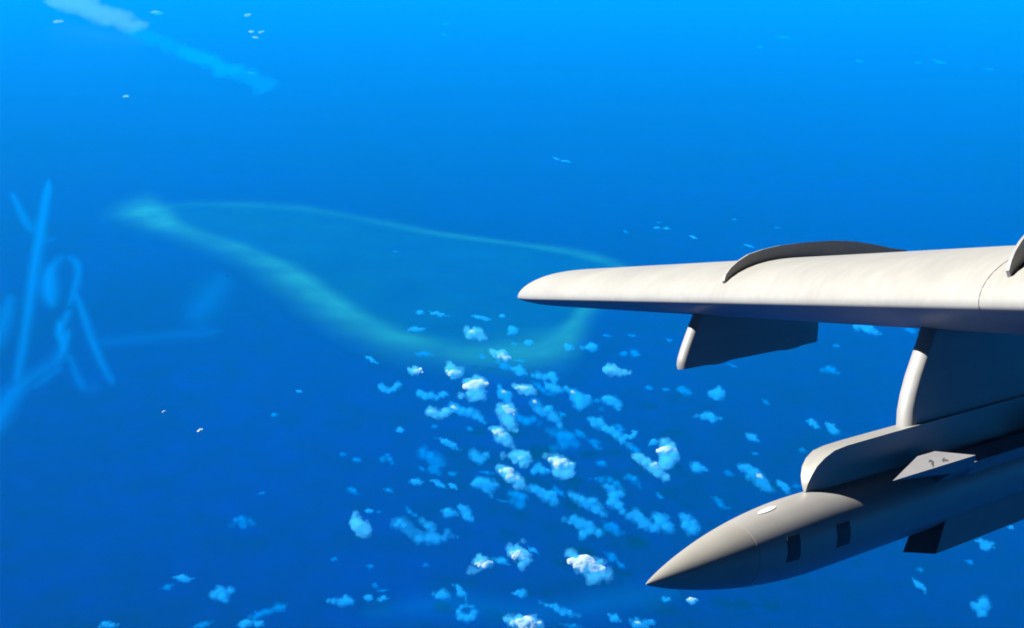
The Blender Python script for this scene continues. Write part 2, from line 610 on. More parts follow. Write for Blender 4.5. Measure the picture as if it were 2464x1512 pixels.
for (cx, cy, hw, hh) in ((1911, 1318, 15, 30), (2031, 1284, 15, 27)):
    c = on_skin(cx, cy); t = on_skin(cx, cy - hh); b = on_skin(cx, cy + hh); l_ = on_skin(cx - hw, cy + 3); r_ = on_skin(cx + hw, cy - 3)
    print('panel', c, t, b, l_, r_)
    if all((c, t, b, l_, r_)):
        patch('access_panel', l_[0], r_[0], b[1], t[1], M_dark, body, skew=(t[0] - b[0]))
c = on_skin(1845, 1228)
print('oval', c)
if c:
    patch('painted_glint', c[0] - .12, c[0] + .12, c[1] - 5, c[1] + 5, M_glint, body, nx=16, oval=True)  # white oval paints a sun glint onto the nose


# intake ducts: bottom one and one on the shoulder facing the fuselage
def to_m(px, py, y):
    q = local(px * K, py * K, y + Y_IN)
    return q[0] - N_TIP[0], q[2] - AX_Z


def prism(name, rings, mat, parent, deg=30):
    m = len(rings[0])
    v = [p for r in rings for p in r]
    f_ = []
    for i in range(len(rings) - 1):
        for j in range(m):
            f_.append((i * m + j, i * m + (j + 1) % m, (i + 1) * m + (j + 1) % m, (i + 1) * m + j))
    f_.append(tuple(range(m))); f_.append(tuple((len(rings) - 1) * m + j for j in range(m)))
    o = mesh_ob(name, v, f_, mat, parent)
    autosmooth(o, deg)
    return o


# bottom duct: raked mouth whose outer lip leads
x_lip_far = to_m(2155, 1324, .22); x_lip = to_m(2248, 1334, -.22); x_root = to_m(2190, 1292, 0)
print('duct', x_lip_far, x_lip, x_root)
zb = x_lip[1]
xl = .5 * (x_lip[0] + x_lip_far[0])
rings = []
for x_off, fz in ((0.0, 0), (.6, 0), (3.6, 0)):
    rings.append([(xl + x_off, .11, zb), (xl + x_off, -.22, zb), (xl + x_off + .35 * (x_off == 0), -.20, -RAD * .55), (xl + x_off + .35 * (x_off == 0), .10, -RAD * .55)])
low = prism('intake_duct', rings, M_duct, missile)
r0 = rings[0]
v = [(r0[0][0] - .012, r0[0][1] * 1.01, r0[0][2] + .004), (r0[1][0] - .012, r0[1][1] * 1.01, r0[1][2] + .004),
     (r0[2][0] - .02, r0[2][1] * 1.01, r0[2][2] + .01), (r0[3][0] - .02, r0[3][1] * 1.01, r0[3][2] + .01)]
v += [(p[0] - .012, p[1], p[2]) for p in v]
mesh_ob('mouth_shade_plate', v, [(0, 1, 2, 3), (4, 5, 6, 7), (0, 1, 5, 4), (1, 2, 6, 5), (2, 3, 7, 6), (3, 0, 4, 7)], M_mouth_shade, low)  # dark plate paints shade over the duct's front face

for sgn in (-1,):
    yo = .56
    f_out = to_m(2148, 1157, -yo)
    f_in = to_m(2236, 1086, -.24)
    if sgn < 0:
        print('shoulder', f_out, f_in)
    zo = f_out[1]; zi = f_in[1]
    rings = []
    x_e = to_m(2352, 1098, -yo)[0]
    for x_a, x_b2, x_c, dy, dz in ((f_out[0], f_in[0] - .08, f_out[0] + 1.1, 0, 0), (max(x_e - .03, f_in[0] + .1), x_e - .25, x_e, 0, 0),
                                   (x_e + .06, x_e - .12, x_e + .12, .14, .10), (f_out[0] + 3.4, f_out[0] + 3.4, f_out[0] + 3.4, .14, .10)):
        rings.append([(x_a, sgn * (yo - dy), zo - dz), (x_b2, sgn * .20, zi - dz), (x_c + .2, sgn * .10, .05), (x_c, sgn * (yo - .05 - dy), zo - .11 - dz)])
    dct = prism('intake_duct', rings, M_duct, missile)
    if sgn < 0:
        # two small stencilled marks on the sloping top of the duct
        def on_top(px, py):
            d = ML.T @ np.array([(px * K - CX) / F, (CY - py * K) / F, -1.0])
            o = CAM_L - np.array([N_TIP[0], Y_IN, AX_Z])
            nrm = np.cross(np.array([1.0, 0, 0]), np.array([0, -.20 + yo, zi - zo])); nrm /= np.linalg.norm(nrm)
            if nrm[2] < 0:
                nrm = -nrm
            p = np.array([0, -yo, zo])
            t = ((p - o) @ nrm) / (d @ nrm)
            return o + d * t + nrm * .004

        for polys in ([[(2233, 1112), (2238, 1106), (2245, 1109), (2247, 1116), (2242, 1116), (2239, 1112)], [(2240, 1116), (2244, 1114), (2247, 1122), (2244, 1124)]],
                      [[(2266, 1108), (2271, 1101), (2275, 1106), (2281, 1107), (2281, 1110), (2272, 1110), (2268, 1112)]]):
            v, f_ = [], []
            for pl in polys:
                b0 = len(v)
                v += [tuple(on_top(*p)) for p in pl]
                f_.append(tuple(range(b0, b0 + len(pl))))
            mesh_ob('stencil_mark', v, f_, M_mark, dct)

for k in range(4):
    a = math.pi / 4 + k * math.pi / 2
    ca, sa = math.cos(a), math.sin(a)
    pts = [(L_TOT - 1.2, RAD * .9), (L_TOT - .75, .78), (L_TOT - .25, .78), (L_TOT - .2, RAD * .8)]
    v = [(x, r * ca - s * .015 * sa, r * sa + s * .015 * ca) for s in (-1, 1) for x, r in pts]
    mesh_ob('tail_fin', v, [(0, 1, 2, 3), (4, 5, 6, 7), (0, 1, 5, 4), (1, 2, 6, 5), (2, 3, 7, 6), (3, 0, 4, 7)], M_duct, missile)

# ------------------------------------------------------------------ clouds
# each row: x, y, width, height, tilt (degrees, + = falls to the right), body level, [lumps], [core]
# positions are read off the full 4095-wide photograph and set at cloud height above the sea
CLOUD_Z = SEA_Z + 750.0
CL = [
    # over the reef
    (1680, 1249, 34, 24, 0, 1), (1756, 1256, 82, 22, 14, 1), (1925, 1271, 104, 20, 12, 1), (2009, 1264, 26, 26, 0, 1),
    (1667, 1317, 72, 24, 0, 1), (1902, 1334, 95, 56, 20, 2, None, (1890, 1330, 24, 28)), (2051, 1322, 50, 36, -20, 1),
    (2115, 1370, 42, 34, 0, 1), (2056, 1375, 30, 16, 0, 0), (2275, 1388, 46, 30, 10, 1), (2355, 1390, 72, 28, -5, 1, [(2330, 1391, 9), (2350, 1390, 9), (2370, 1388, 17)]),
    (1697, 1418, 84, 28, 5, 0), (1485, 1438, 56, 18, 35, 1), (1929, 1425, 30, 38, 0, 0),
    (2008, 1420, 92, 40, 25, 2, [(1968, 1405, 12), (1985, 1414, 14), (2005, 1420, 20), (2025, 1430, 17)], (2013, 1424, 50, 28)),
    (2020, 1462, 80, 36, 15, 0), (2082, 1443, 62, 18, 0, 0), (2078, 1484, 38, 72, 10, 1),
    (2427, 1343, 48, 12, 10, 0), (2529, 1343, 46, 13, 8, 0), (2680, 1359, 32, 18, 10, 0), (2496, 1415, 42, 28, 0, 0), (2540, 1410, 46, 34, 30, 0),
    (2465, 1482, 124, 40, 12, 2, [(2430, 1474, 18), (2448, 1480, 22), (2470, 1488, 18), (2495, 1490, 13), (2518, 1492, 9)], (2446, 1480, 26, 16)),
    # just below the reef
    (1660, 1480, 62, 46, 10, 2, None, (1670, 1484, 38, 26)), (1814, 1483, 68, 62, 0, 2, [(1800, 1455, 12), (1806, 1480, 22), (1824, 1488, 24), (1835, 1500, 14), (1812, 1505, 14)], (1814, 1488, 50, 34)),
    (1900, 1552, 110, 84, 0, 2, [(1868, 1530, 16), (1888, 1530, 20), (1902, 1518, 17), (1928, 1530, 20), (1905, 1560, 30), (1925, 1575, 22), (1875, 1578, 16), (1848, 1578, 13), (1900, 1590, 18)], (1903, 1546, 84, 66)),
    (1555, 1553, 92, 36, 0, 1, [(1524, 1544, 13), (1537, 1556, 13), (1556, 1561, 13), (1575, 1556, 13), (1590, 1541, 14)]),
    (1722, 1583, 112, 34, 5, 1, [(1678, 1573, 14), (1700, 1582, 15), (1722, 1584, 15), (1745, 1590, 12)]), (1773, 1577, 46, 40, 20, 1),
    (1755, 1652, 96, 44, 0, 2, [(1724, 1646, 20), (1742, 1660, 16), (1765, 1660, 16), (1784, 1648, 19)], (1727, 1646, 26, 20)),
    (1868, 1652, 140, 50, 28, 1, [(1806, 1622, 15), (1822, 1632, 19), (1850, 1644, 19), (1878, 1648, 21), (1902, 1660, 19), (1922, 1676, 14), (1938, 1690, 8)], (1818, 1631, 26, 18)),
    (2180, 1506, 122, 34, 5, 1, [(2130, 1502, 9), (2152, 1501, 14), (2178, 1508, 14), (2205, 1503, 17), (2218, 1516, 15)]),
    (2214, 1549, 78, 44, 25, 1), (2310, 1586, 108, 84, 45, 1, [(2262, 1556, 12), (2282, 1566, 14), (2296, 1574, 17), (2312, 1590, 24), (2326, 1602, 30), (2318, 1618, 22)], (2292, 1570, 18, 12)),
    (2169, 1556, 98, 32, 35, 0), (2387, 1603, 32, 28, 0, 0), (2449, 1606, 84, 40, 40, 1, [(2424, 1598, 16), (2440, 1600, 21), (2458, 1608, 19), (2470, 1622, 16), (2476, 1636, 9)]), (2407, 1638, 18, 30, 10, 0),
    (2096, 1558, 92, 36, 20, 2, [(2056, 1542, 9), (2072, 1550, 14), (2092, 1556, 19), (2114, 1560, 20), (2132, 1568, 13)], (2094, 1556, 56, 24)),
    (2018, 1578, 66, 56, 45, 1, None, (2016, 1568, 18, 14)), (2597, 1552, 36, 26, 0, 0), (2664, 1558, 42, 20, 5, 0),
    (2026, 1658, 92, 116, 55, 2, [(1994, 1622, 12), (2006, 1636, 20), (2034, 1642, 28), (2020, 1668, 24), (2036, 1690, 22), (2050, 1706, 18), (2062, 1722, 10)], (2034, 1642, 44, 40)),
    (2113, 1680, 116, 42, 8, 0, [(2066, 1664, 12), (2086, 1676, 18), (2110, 1684, 19), (2130, 1676, 16), (2158, 1690, 10)]),
    (2190, 1652, 130, 100, 42, 1, [(2134, 1608, 17), (2148, 1618, 18), (2152, 1638, 18), (2176, 1646, 18), (2194, 1636, 18), (2208, 1662, 22), (2226, 1682, 17), (2240, 1702, 14)], (2138, 1607, 16, 10)),
    (2249, 1658, 38, 22, 15, 0), (2004, 1742, 92, 74, 48, 2, [(1960, 1714, 9), (1984, 1716, 16), (2000, 1732, 24), (2016, 1750, 24), (2032, 1770, 18), (2046, 1788, 9)], (2000, 1732, 46, 40)),
    (2249, 1754, 146, 92, 30, 0, [(2190, 1722, 14), (2214, 1728, 20), (2244, 1738, 28), (2272, 1754, 30), (2296, 1776, 22), (2250, 1778, 26), (2216, 1792, 18)]),
    (2320, 1738, 56, 32, 35, 0), (2380, 1776, 52, 38, 40, 0), (2396, 1694, 92, 48, 30, 1), (2466, 1736, 132, 44, 40, 1, [(2424, 1712, 14), (2446, 1722, 18), (2468, 1738, 18), (2490, 1756, 18), (2516, 1778, 14)]),
    (2524, 1742, 50, 34, -10, 1, [(2506, 1746, 10), (2520, 1750, 10), (2534, 1742, 10), (2540, 1730, 9), (2530, 1725, 6)]), (2478, 1710, 44, 30, 35, 0), (2545, 1800, 60, 30, 30, 0),
    (2614, 1772, 46, 38, -10, 1), (2670, 1822, 110, 110, 0, 2, [(2656, 1766, 14), (2662, 1784, 26), (2680, 1800, 26), (2656, 1812, 24), (2690, 1826, 26), (2672, 1844, 30), (2700, 1820, 16)], (2666, 1797, 68, 68)),
    (2600, 1864, 156, 52, 34, 2, [(2542, 1828, 16), (2562, 1836, 20), (2586, 1852, 22), (2612, 1866, 22), (2636, 1884, 22), (2658, 1902, 18), (2672, 1912, 10)], (2616, 1860, 36, 22)),
    # the middle of the field
    (1600, 1721, 30, 42, 5, 1), (1738, 1706, 24, 32, 0, 0), (1879, 1714, 34, 26, 20, 0), (1792, 1775, 104, 30, 28, 1), (1371, 1818, 28, 28, 30, 0), (1427, 1842, 36, 42, 20, 0),
    (1548, 1836, 58, 44, 35, 0, [(1528, 1838, 12), (1548, 1824, 12), (1560, 1838, 12), (1568, 1852, 9)]),
    (1730, 1846, 116, 112, 50, 0, [(1695, 1804, 22), (1690, 1820, 16), (1728, 1830, 26), (1752, 1844, 26), (1768, 1852, 17), (1736, 1872, 24), (1752, 1894, 14)]),
    (1687, 1874, 34, 16, 30, 0), (1810, 1894, 42, 34, 0, 0), (1665, 1929, 64, 32, 5, 1), (1756, 1935, 68, 30, 28, 1), (1812, 1946, 40, 22, 30, 1),
    (1916, 1826, 82, 52, 5, 1, [(1892, 1812, 18), (1906, 1828, 20), (1922, 1840, 18), (1942, 1822, 15), (1930, 1836, 14)]), (1411, 1963, 50, 28, 35, 0), (1554, 1962, 44, 22, 15, 0),
    (1948, 1948, 126, 70, 25, 1, [(1898, 1936, 16), (1920, 1930, 24), (1944, 1936, 26), (1966, 1940, 20), (1988, 1944, 14), (1952, 1962, 18), (1964, 1982, 12)]),
    (2084, 1832, 108, 54, 20, 2, [(2016, 1820, 9), (2044, 1820, 14), (2070, 1822, 22), (2090, 1828, 26), (2108, 1844, 20), (2060, 1848, 12), (2092, 1856, 16)], (2086, 1829, 34, 26)),
    (2246, 1872, 120, 90, 25, 2, [(2178, 1820, 12), (2206, 1836, 16), (2226, 1842, 24), (2250, 1856, 28), (2276, 1866, 24), (2262, 1890, 30), (2234, 1884, 24), (2284, 1890, 18)], (2242, 1850, 78, 44)),
    (2154, 1878, 66, 42, 5, 1, [(2138, 1886, 14), (2154, 1866, 15), (2172, 1884, 16), (2192, 1884, 12)]),
    (2044, 1906, 112, 84, 45, 2, [(1996, 1864, 12), (2010, 1876, 20), (2030, 1892, 24), (2050, 1910, 26), (2072, 1930, 22), (2086, 1944, 14)], (2038, 1896, 66, 44)),
    (1952, 1893, 96, 20, 5, 0), (2072, 1996, 86, 76, 45, 0, [(2046, 1974, 16), (2068, 1982, 22), (2086, 1996, 24), (2076, 2014, 22), (2050, 2010, 14)]), (2010, 2004, 60, 12, 15, 0),
    (2176, 1976, 140, 66, 32, 1, [(2120, 1952, 16), (2142, 1958, 20), (2162, 1972, 22), (2188, 1984, 24), (2206, 1982, 20), (2216, 2004, 18), (2226, 2024, 8)]), (2236, 1964, 54, 26, 45, 0),
    (2346, 2014, 160, 66, 30, 1, [(2286, 1978, 16), (2304, 1990, 20), (2330, 2004, 20), (2356, 2018, 22), (2372, 2006, 20), (2390, 2030, 22), (2412, 2052, 14), (2426, 2064, 6)]),
    (2404, 1856, 48, 40, 20, 0), (2412, 1922, 120, 26, 12, 0, [(2360, 1916, 8), (2384, 1916, 10), (2408, 1918, 13), (2440, 1920, 16), (2462, 1932, 16), (2478, 1944, 12)]),
    (2460, 1992, 100, 108, 50, 1, [(2424, 1950, 14), (2440, 1956, 18), (2456, 1976, 24), (2484, 1972, 18), (2452, 2006, 22), (2476, 2020, 22), (2492, 2042, 16)], None),
    (2524, 1916, 64, 40, 35, 0, [(2500, 1914, 10), (2520, 1908, 14), (2536, 1916, 15), (2550, 1932, 13), (2560, 1948, 8)]), (2640, 1982, 40, 22, 30, 0),
    (2318, 2110, 170, 86, 25, 1, [(2256, 2080, 14), (2278, 2090, 14), (2300, 2076, 18), (2322, 2096, 24), (2348, 2096, 22), (2366, 2118, 24), (2334, 2134, 22), (2268, 2126, 12), (2398, 2130, 18)]),
    (2450, 2112, 96, 54, 28, 0), (2590, 2088, 200, 84, 12, 1, [(2522, 2062, 18), (2546, 2052, 18), (2552, 2078, 24), (2582, 2098, 24), (2616, 2106, 22), (2626, 2064, 20), (2648, 2080, 26), (2664, 2100, 24), (2682, 2116, 14)]),
    (2752, 2096, 100, 82, 40, 1, [(2728, 2066, 16), (2746, 2076, 20), (2752, 2100, 24), (2776, 2096, 20), (2766, 2120, 22), (2790, 2108, 14)]),
    # lower field
    (1477, 2044, 40, 22, 0, 1), (1516, 2047, 34, 12, 5, 0), (1436, 2098, 84, 98, 40, 2, [(1426, 2054, 14), (1412, 2070, 16), (1422, 2088, 24), (1440, 2108, 30), (1456, 2124, 26), (1466, 2132, 16)], (1430, 2096, 14, 18)),
    (1640, 2046, 66, 14, 45, 0), (1660, 2060, 28, 18, 20, 0), (1798, 2054, 74, 44, 15, 1), (1864, 2050, 68, 50, 58, 1, [(1842, 2026, 14), (1854, 2040, 18), (1868, 2056, 20), (1880, 2074, 16)]),
    (1700, 2126, 250, 120, 25, 1, [(1584, 2094, 20), (1604, 2086, 24), (1626, 2108, 24), (1650, 2128, 22), (1688, 2082, 15), (1704, 2096, 18), (1722, 2106, 22), (1724, 2126, 16), (1680, 2148, 24), (1710, 2154, 24), (1742, 2158, 24), (1766, 2154, 18), (1792, 2132, 15), (1808, 2146, 12), (1832, 2152, 7)]),
    (1934, 2256, 112, 62, 0, 2, [(1908, 2248, 16), (1918, 2228, 14), (1932, 2250, 24), (1952, 2258, 20), (1882, 2282, 16), (1906, 2280, 14)], (1936, 2254, 62, 32)),
    (2004, 2246, 74, 32, 12, 1), (2084, 2222, 88, 92, 20, 2, [(2038, 2190, 14), (2050, 2206, 18), (2074, 2216, 26), (2096, 2226, 26), (2104, 2246, 20), (2086, 2262, 16), (2072, 2180, 10), (2096, 2164, 11)], (2078, 2222, 62, 56)),
    (2134, 2200, 48, 24, 30, 1), (2352, 2266, 168, 112, 32, 2, [(2278, 2216, 18), (2294, 2224, 20), (2316, 2246, 26), (2346, 2264, 36), (2378, 2262, 28), (2398, 2252, 20), (2396, 2294, 28), (2366, 2302, 28), (2428, 2298, 20), (2440, 2286, 12)], (2344, 2262, 124, 72)),
    (2446, 2226, 62, 34, 35, 0), (2484, 2262, 44, 22, 35, 0), (1704, 2262, 34, 34, 0, 0),
    (1768, 2378, 76, 62, 10, 1), (1842, 2368, 56, 34, 52, 1), (1866, 2448, 92, 78, 0, 1, [(1866 + 30 * math.cos(a * .785), 2448 + 26 * math.sin(a * .785), 14 + 4 * math.sin(a * .785)) for a in range(8)]),
    (2080, 2374, 70, 34, 0, 1), (2222, 2432, 176, 30, 25, 1, [(2160, 2410, 9), (2186, 2420, 10), (2206, 2426, 11), (2224, 2420, 10), (2230, 2436, 14), (2254, 2446, 16), (2280, 2454, 14), (2310, 2462, 9)]),
    (2096, 2496, 150, 70, 10, 2, [(2030, 2476, 16), (2052, 2488, 22), (2080, 2482, 24), (2100, 2500, 30), (2132, 2484, 24), (2156, 2502, 20)], (2104, 2494, 104, 52)),
    (2288, 2504, 104, 26, 5, 0), (2664, 2397, 42, 28, 10, 1), (2768, 2402, 50, 46, 0, 2, None, (2766, 2400, 30, 30)), (2456, 2474, 56, 48, 25, 1), (2556, 2496, 84, 52, 15, 1, None, (2552, 2492, 22, 14)), (2604, 2490, 22, 44, 0, 1),
    # lower left, over open water
    (734, 2312, 84, 34, 10, 1), (667, 2350, 58, 30, -12, 0), (886, 2378, 86, 64, 25, 1, [(858, 2378, 18), (880, 2364, 22), (894, 2384, 22), (904, 2402, 14), (922, 2364, 16)]), (1113, 2430, 82, 40, -12, 0), (1046, 2455, 130, 40, -15, 0),
    (980, 2494, 66, 44, 5, 1), (1034, 2492, 48, 40, 20, 1), (810, 2498, 100, 30, -8, 0), (1337, 2236, 30, 16, 15, 0), (1479, 2267, 34, 22, 15, 0), (1360, 2405, 118, 40, 8, 1, [(1312, 2398, 10), (1336, 2404, 14), (1362, 2408, 17), (1386, 2404, 20), (1404, 2410, 14), (1382, 2386, 8)]),
    (1474, 2388, 40, 42, 15, 1), (1530, 2396, 56, 24, -10, 1), (1532, 2362, 66, 12, -5, 0), (1500, 2340, 30, 22, 30, 0), (966, 2090, 116, 46, 8, 0, [(924, 2098, 12), (944, 2080, 14), (966, 2078, 18), (970, 2098, 16), (996, 2086, 14), (1010, 2100, 12)]),
    (436, 2498, 82, 42, 5, 1), (1197, 1566, 32, 14, 15, 1), (1098, 1660, 38, 20, 0, 0), (1048, 1972, 40, 12, -10, 0),
    # right of the field, under and between the pylons
    (2929, 1462, 44, 15, 20, 0), (3345, 1384, 34, 16, 5, 0), (3321, 1482, 80, 28, 8, 0, [(3290, 1484, 11), (3312, 1478, 14), (3332, 1482, 14), (3350, 1488, 10)]), (2739, 1564, 72, 42, 10, 0), (2866, 1574, 66, 50, 0, 1, [(2846, 1576, 16), (2862, 1570, 18), (2874, 1558, 14), (2878, 1578, 20), (2862, 1588, 14)]),
    (3065, 1607, 34, 22, 35, 0), (2836, 1670, 116, 32, 8, 1, [(2784, 1666, 10), (2810, 1668, 13), (2834, 1664, 19), (2850, 1674, 17), (2880, 1668, 9)]), (3253, 1694, 54, 36, 30, 1), (3330, 1712, 54, 70, 30, 1), (3009, 1750, 60, 34, 22, 1),
    (3209, 1803, 34, 22, 20, 0), (3021, 1815, 36, 16, 10, 0), (2795, 1872, 66, 74, 15, 1), (2914, 1896, 34, 48, 20, 0),
    (3022, 1902, 150, 76, 40, 1, [(2962, 1872, 16), (2986, 1880, 22), (3012, 1896, 26), (3038, 1916, 26), (3062, 1936, 24), (3084, 1950, 14)], (3038, 1902, 26, 18)), (3134, 1946, 66, 40, 32, 1), (3186, 1944, 32, 40, 0, 0), (2882, 2010, 74, 36, 35, 0),
    (3462, 1314, 92, 38, 15, 1, [(3430, 1312, 14), (3456, 1304, 18), (3474, 1316, 19), (3500, 1326, 13), (3520, 1332, 8)]), (3640, 1320, 56, 36, 10, 0), (3600, 1290, 60, 14, 5, 0),
    # bottom right
    (3942, 2174, 78, 48, 15, 1), (4044, 2110, 26, 28, 0, 1), (3877, 2249, 40, 20, 20, 0), (3680, 2280, 40, 22, 0, 0), (3678, 2341, 62, 28, 42, 1), (3924, 2426, 84, 76, -15, 1, [(3900, 2426, 16), (3918, 2430, 22), (3936, 2406, 22), (3944, 2424, 18), (3930, 2450, 20)]),
    # the pale ragged band in the top left corner
    (430, 62, 460, 60, 22, 3, [(235 + 430 * q / 22, -22 + 186 * q / 22 + 7 * math.sin(q * 1.9), (34 - 15 * q / 22) * (.85 + .25 * math.sin(q * 2.7))) for q in range(23)]),
    (850, 262, 440, 60, 24, 0, [(520 + 540 * q / 22, 106 + 238 * q / 22 + 8 * math.sin(q * 2.2), 27 * (.9 + .22 * math.sin(q * 3.1))) for q in range(23)]),
    # far away, small
    (234, 87, 34, 13, 8, 2, None, (234, 87, 30, 12)), (628, 51, 46, 14, 10, 2, None, (626, 50, 34, 10)), (991, 61, 22, 16, 0, 2, None, (991, 61, 20, 14)), (1006, 127, 18, 12, 0, 2, None, (1006, 127, 16, 10)), (1047, 129, 24, 11, 0, 2, None, (1046, 129, 18, 9)), (1023, 151, 32, 8, 15, 2, None, (1022, 150, 22, 7)), (504, 386, 26, 12, 0, 2, None, (504, 386, 18, 9)), (1002, 291, 36, 9, 5, 1),
    (2224, 634, 28, 8, 20, 1), (2262, 645, 48, 10, 12, 1), (1783, 95, 30, 9, 0, 0), (1776, 139, 26, 9, 15, 0), (1582, 1006, 36, 7, 5, 0), (3130, 149, 66, 14, 8, 0), (3039, 189, 26, 10, 0, 0), (3436, 244, 36, 11, 0, 0), (3673, 251, 30, 10, 0, 0), (3760, 249, 56, 14, 15, 0), (3957, 277, 40, 10, 8, 0),
    (2628, 910, 30, 10, 0, 1), (2666, 913, 34, 10, 5, 1), (2635, 889, 24, 8, 0, 0), (2773, 948, 38, 12, 20, 1), (2504, 926, 28, 12, 20, 0), (2937, 878, 24, 9, 0, 0), (2995, 984, 52, 9, 12, 1), (3108, 910, 30, 8, 0, 0),
]

TAU = {0: 0.45, 1: 1.1, 2: 1.7, 3: 1.0}
CLOUD_RGB = {0: (0.0, 0.44, 1.0), 1: (0.02, 0.53, 1.0), 2: (0.10, 0.66, 1.0), 3: (0.30, 0.72, 1.0)}
_vm = {}


def cloud_mat(level, density):
    q = round(math.log(density) * 5)
    if (level, q) not in _vm:
        rgb = CLOUD_RGB[level] if level < 4 else (0.82, 0.89, 1.0)
        _vm[(level, q)] = volume_mat('cloud_core_vapour' if level == 4 else 'cloud_vapour', rgb, math.exp(q / 5), 0.0)
    return _vm[(level, q)]


_ico = bmesh.new()
bmesh.ops.create_icosphere(_ico, subdivisions=2, radius=1.0)
ICO_V = np.array([v.co[:] for v in _ico.verts])
ICO_F = [tuple(v.index for v in f.verts) for f in _ico.faces]
_ico.free()
tex = bpy.data.textures.new('billows', 'CLOUDS')
tex.noise_depth = 3


def blobs_mesh(blobs, voxel):
    vv, ff = [], []
    for c, r in blobs:
        b0 = len(vv)
        for p in ICO_V:
            vv.append(tuple(c + p * r))
        ff += [tuple(b0 + i for i in f) for f in ICO_F]
    me = bpy.data.meshes.new('cloud')
    me.from_pydata(vv, [], ff)
    return me


to_bake = []


def puff(name, cx, cy, lumps, mat, parent=None, ruffle=.35, grow=1.0, seed=0):
    rnd = random.Random(seed)
    if parent is None:
        c = at_level(cx / 4, cy / 4, CLOUD_Z)
    else:
        c = np.array(parent['_c'])
    dep = c @ FWD
    m = dep / (F * 4)                       # metres per photograph pixel at that distance
    dep_ang = math.atan2(-c[2], math.hypot(c[0], c[1]))
    sa, ca = math.sin(dep_ang), math.cos(dep_ang)
    hor = np.array([c[0], c[1], 0.0]); hor /= np.linalg.norm(hor)
    side = np.array([hor[1], -hor[0], 0.0])
    blobs = []
    for x, y, r in lumps:
        du, dv = (x - cx) * m, (cy - y) * m
        k = .5
        pos = side * du + hor * (dv * k / sa) + np.array([0, 0, dv * (1 - k) / ca])
        rad_ = r * m * grow
        blobs.append((pos, np.array([rad_, rad_ * min(max(1.15, .46 / sa), 6.0), rad_ * .82])))
    rmax = max(b[1][0] for b in blobs)
    rmin = min(b[1][0] for b in blobs)
    vox = max(rmin * .34, rmax * .14)
    me = blobs_mesh(blobs, vox)
    me.materials.append(mat)
    o = bpy.data.objects.new(name, me)
    col.objects.link(o)
    if parent is None:
        o.location = c
    else:
        o.parent = parent
    rm = o.modifiers.new('r', 'REMESH'); rm.mode = 'VOXEL'; rm.voxel_size = vox
    t = bpy.data.textures.new('billows', 'CLOUDS'); t.noise_scale = rmax * .75; t.noise_depth = 4
    dp = o.modifiers.new('d', 'DISPLACE'); dp.texture = t; dp.strength = rmax * ruffle * 2.2; dp.mid_level = .55; dp.texture_coords = 'GLOBAL' if parent is None else 'LOCAL'
    t2 = bpy.data.textures.new('curls', 'CLOUDS'); t2.noise_scale = rmax * .24; t2.noise_depth = 3
    d2 = o.modifiers.new('e', 'DISPLACE'); d2.texture = t2; d2.strength = rmax * ruffle * 1.25; d2.mid_level = .5; d2.texture_coords = dp.texture_coords
    to_bake.append(o)
    o['_c'] = [float(v) for v in c]
    return o, m


def auto_lumps(x, y, w, h, tilt, rnd):
    a = math.radians(tilt)
    ax = np.array([math.cos(a), math.sin(a)]); ay = np.array([-ax[1], ax[0]])
    L = max(w / max(math.cos(a), .55), h) * .5
    r0 = max(min(h * .5, L * .62), L * .2)
    n = max(3, min(9, int(round(2.2 * L / r0)) + 2))
    out = []
    for i in range(n):
        s = -1 + 2 * i / (n - 1)
        r = r0 * (1.0 - .55 * abs(s) ** 1.5) * rnd.uniform(.72, 1.05)
        p = np.array([x, y]) + ax * s * (L - r * .8) + ay * rnd.uniform(-.35, .35) * r0
        out.append((p[0], p[1], r * .92))
    for _ in range(2):
        s = rnd.uniform(-.6, .6)
        p = np.array([x, y]) + ax * s * L + ay * rnd.uniform(-.8, .5) * r0
        out.append((p[0], p[1], r0 * rnd.uniform(.3, .5)))
    return out


def region(x, y):
    if y < 420:
        return 'far off in the upper left haze' if x < 1300 else 'far off in the upper right haze'
    if y < 1030:
        return 'above the white wing' if x > 2100 else 'beyond the reef'
    if x < 1300 or (y > 2200 and x < 1560):
        return 'on open water at lower left'
    if x > 3100 and y < 2050:
        return 'between the two pylons'
    if x > 2580 and y < 1480 or (x > 2700 and y < 1780):
        return 'under the outer pylon'
    if x > 2690 and y < 2150:
        return 'above the missile nose'
    if x > 3400:
        return 'at lower right below the missile'
    if y > 2340:
        return 'along the bottom edge'
    if y < 1470:
        return 'over the reef'
    if y < 1610:
        return 'just below the reef'
    if y < 1800:
        return 'in the upper cloud field'
    if y < 1960:
        return 'in the middle cloud field'
    return 'in the lower cloud field'


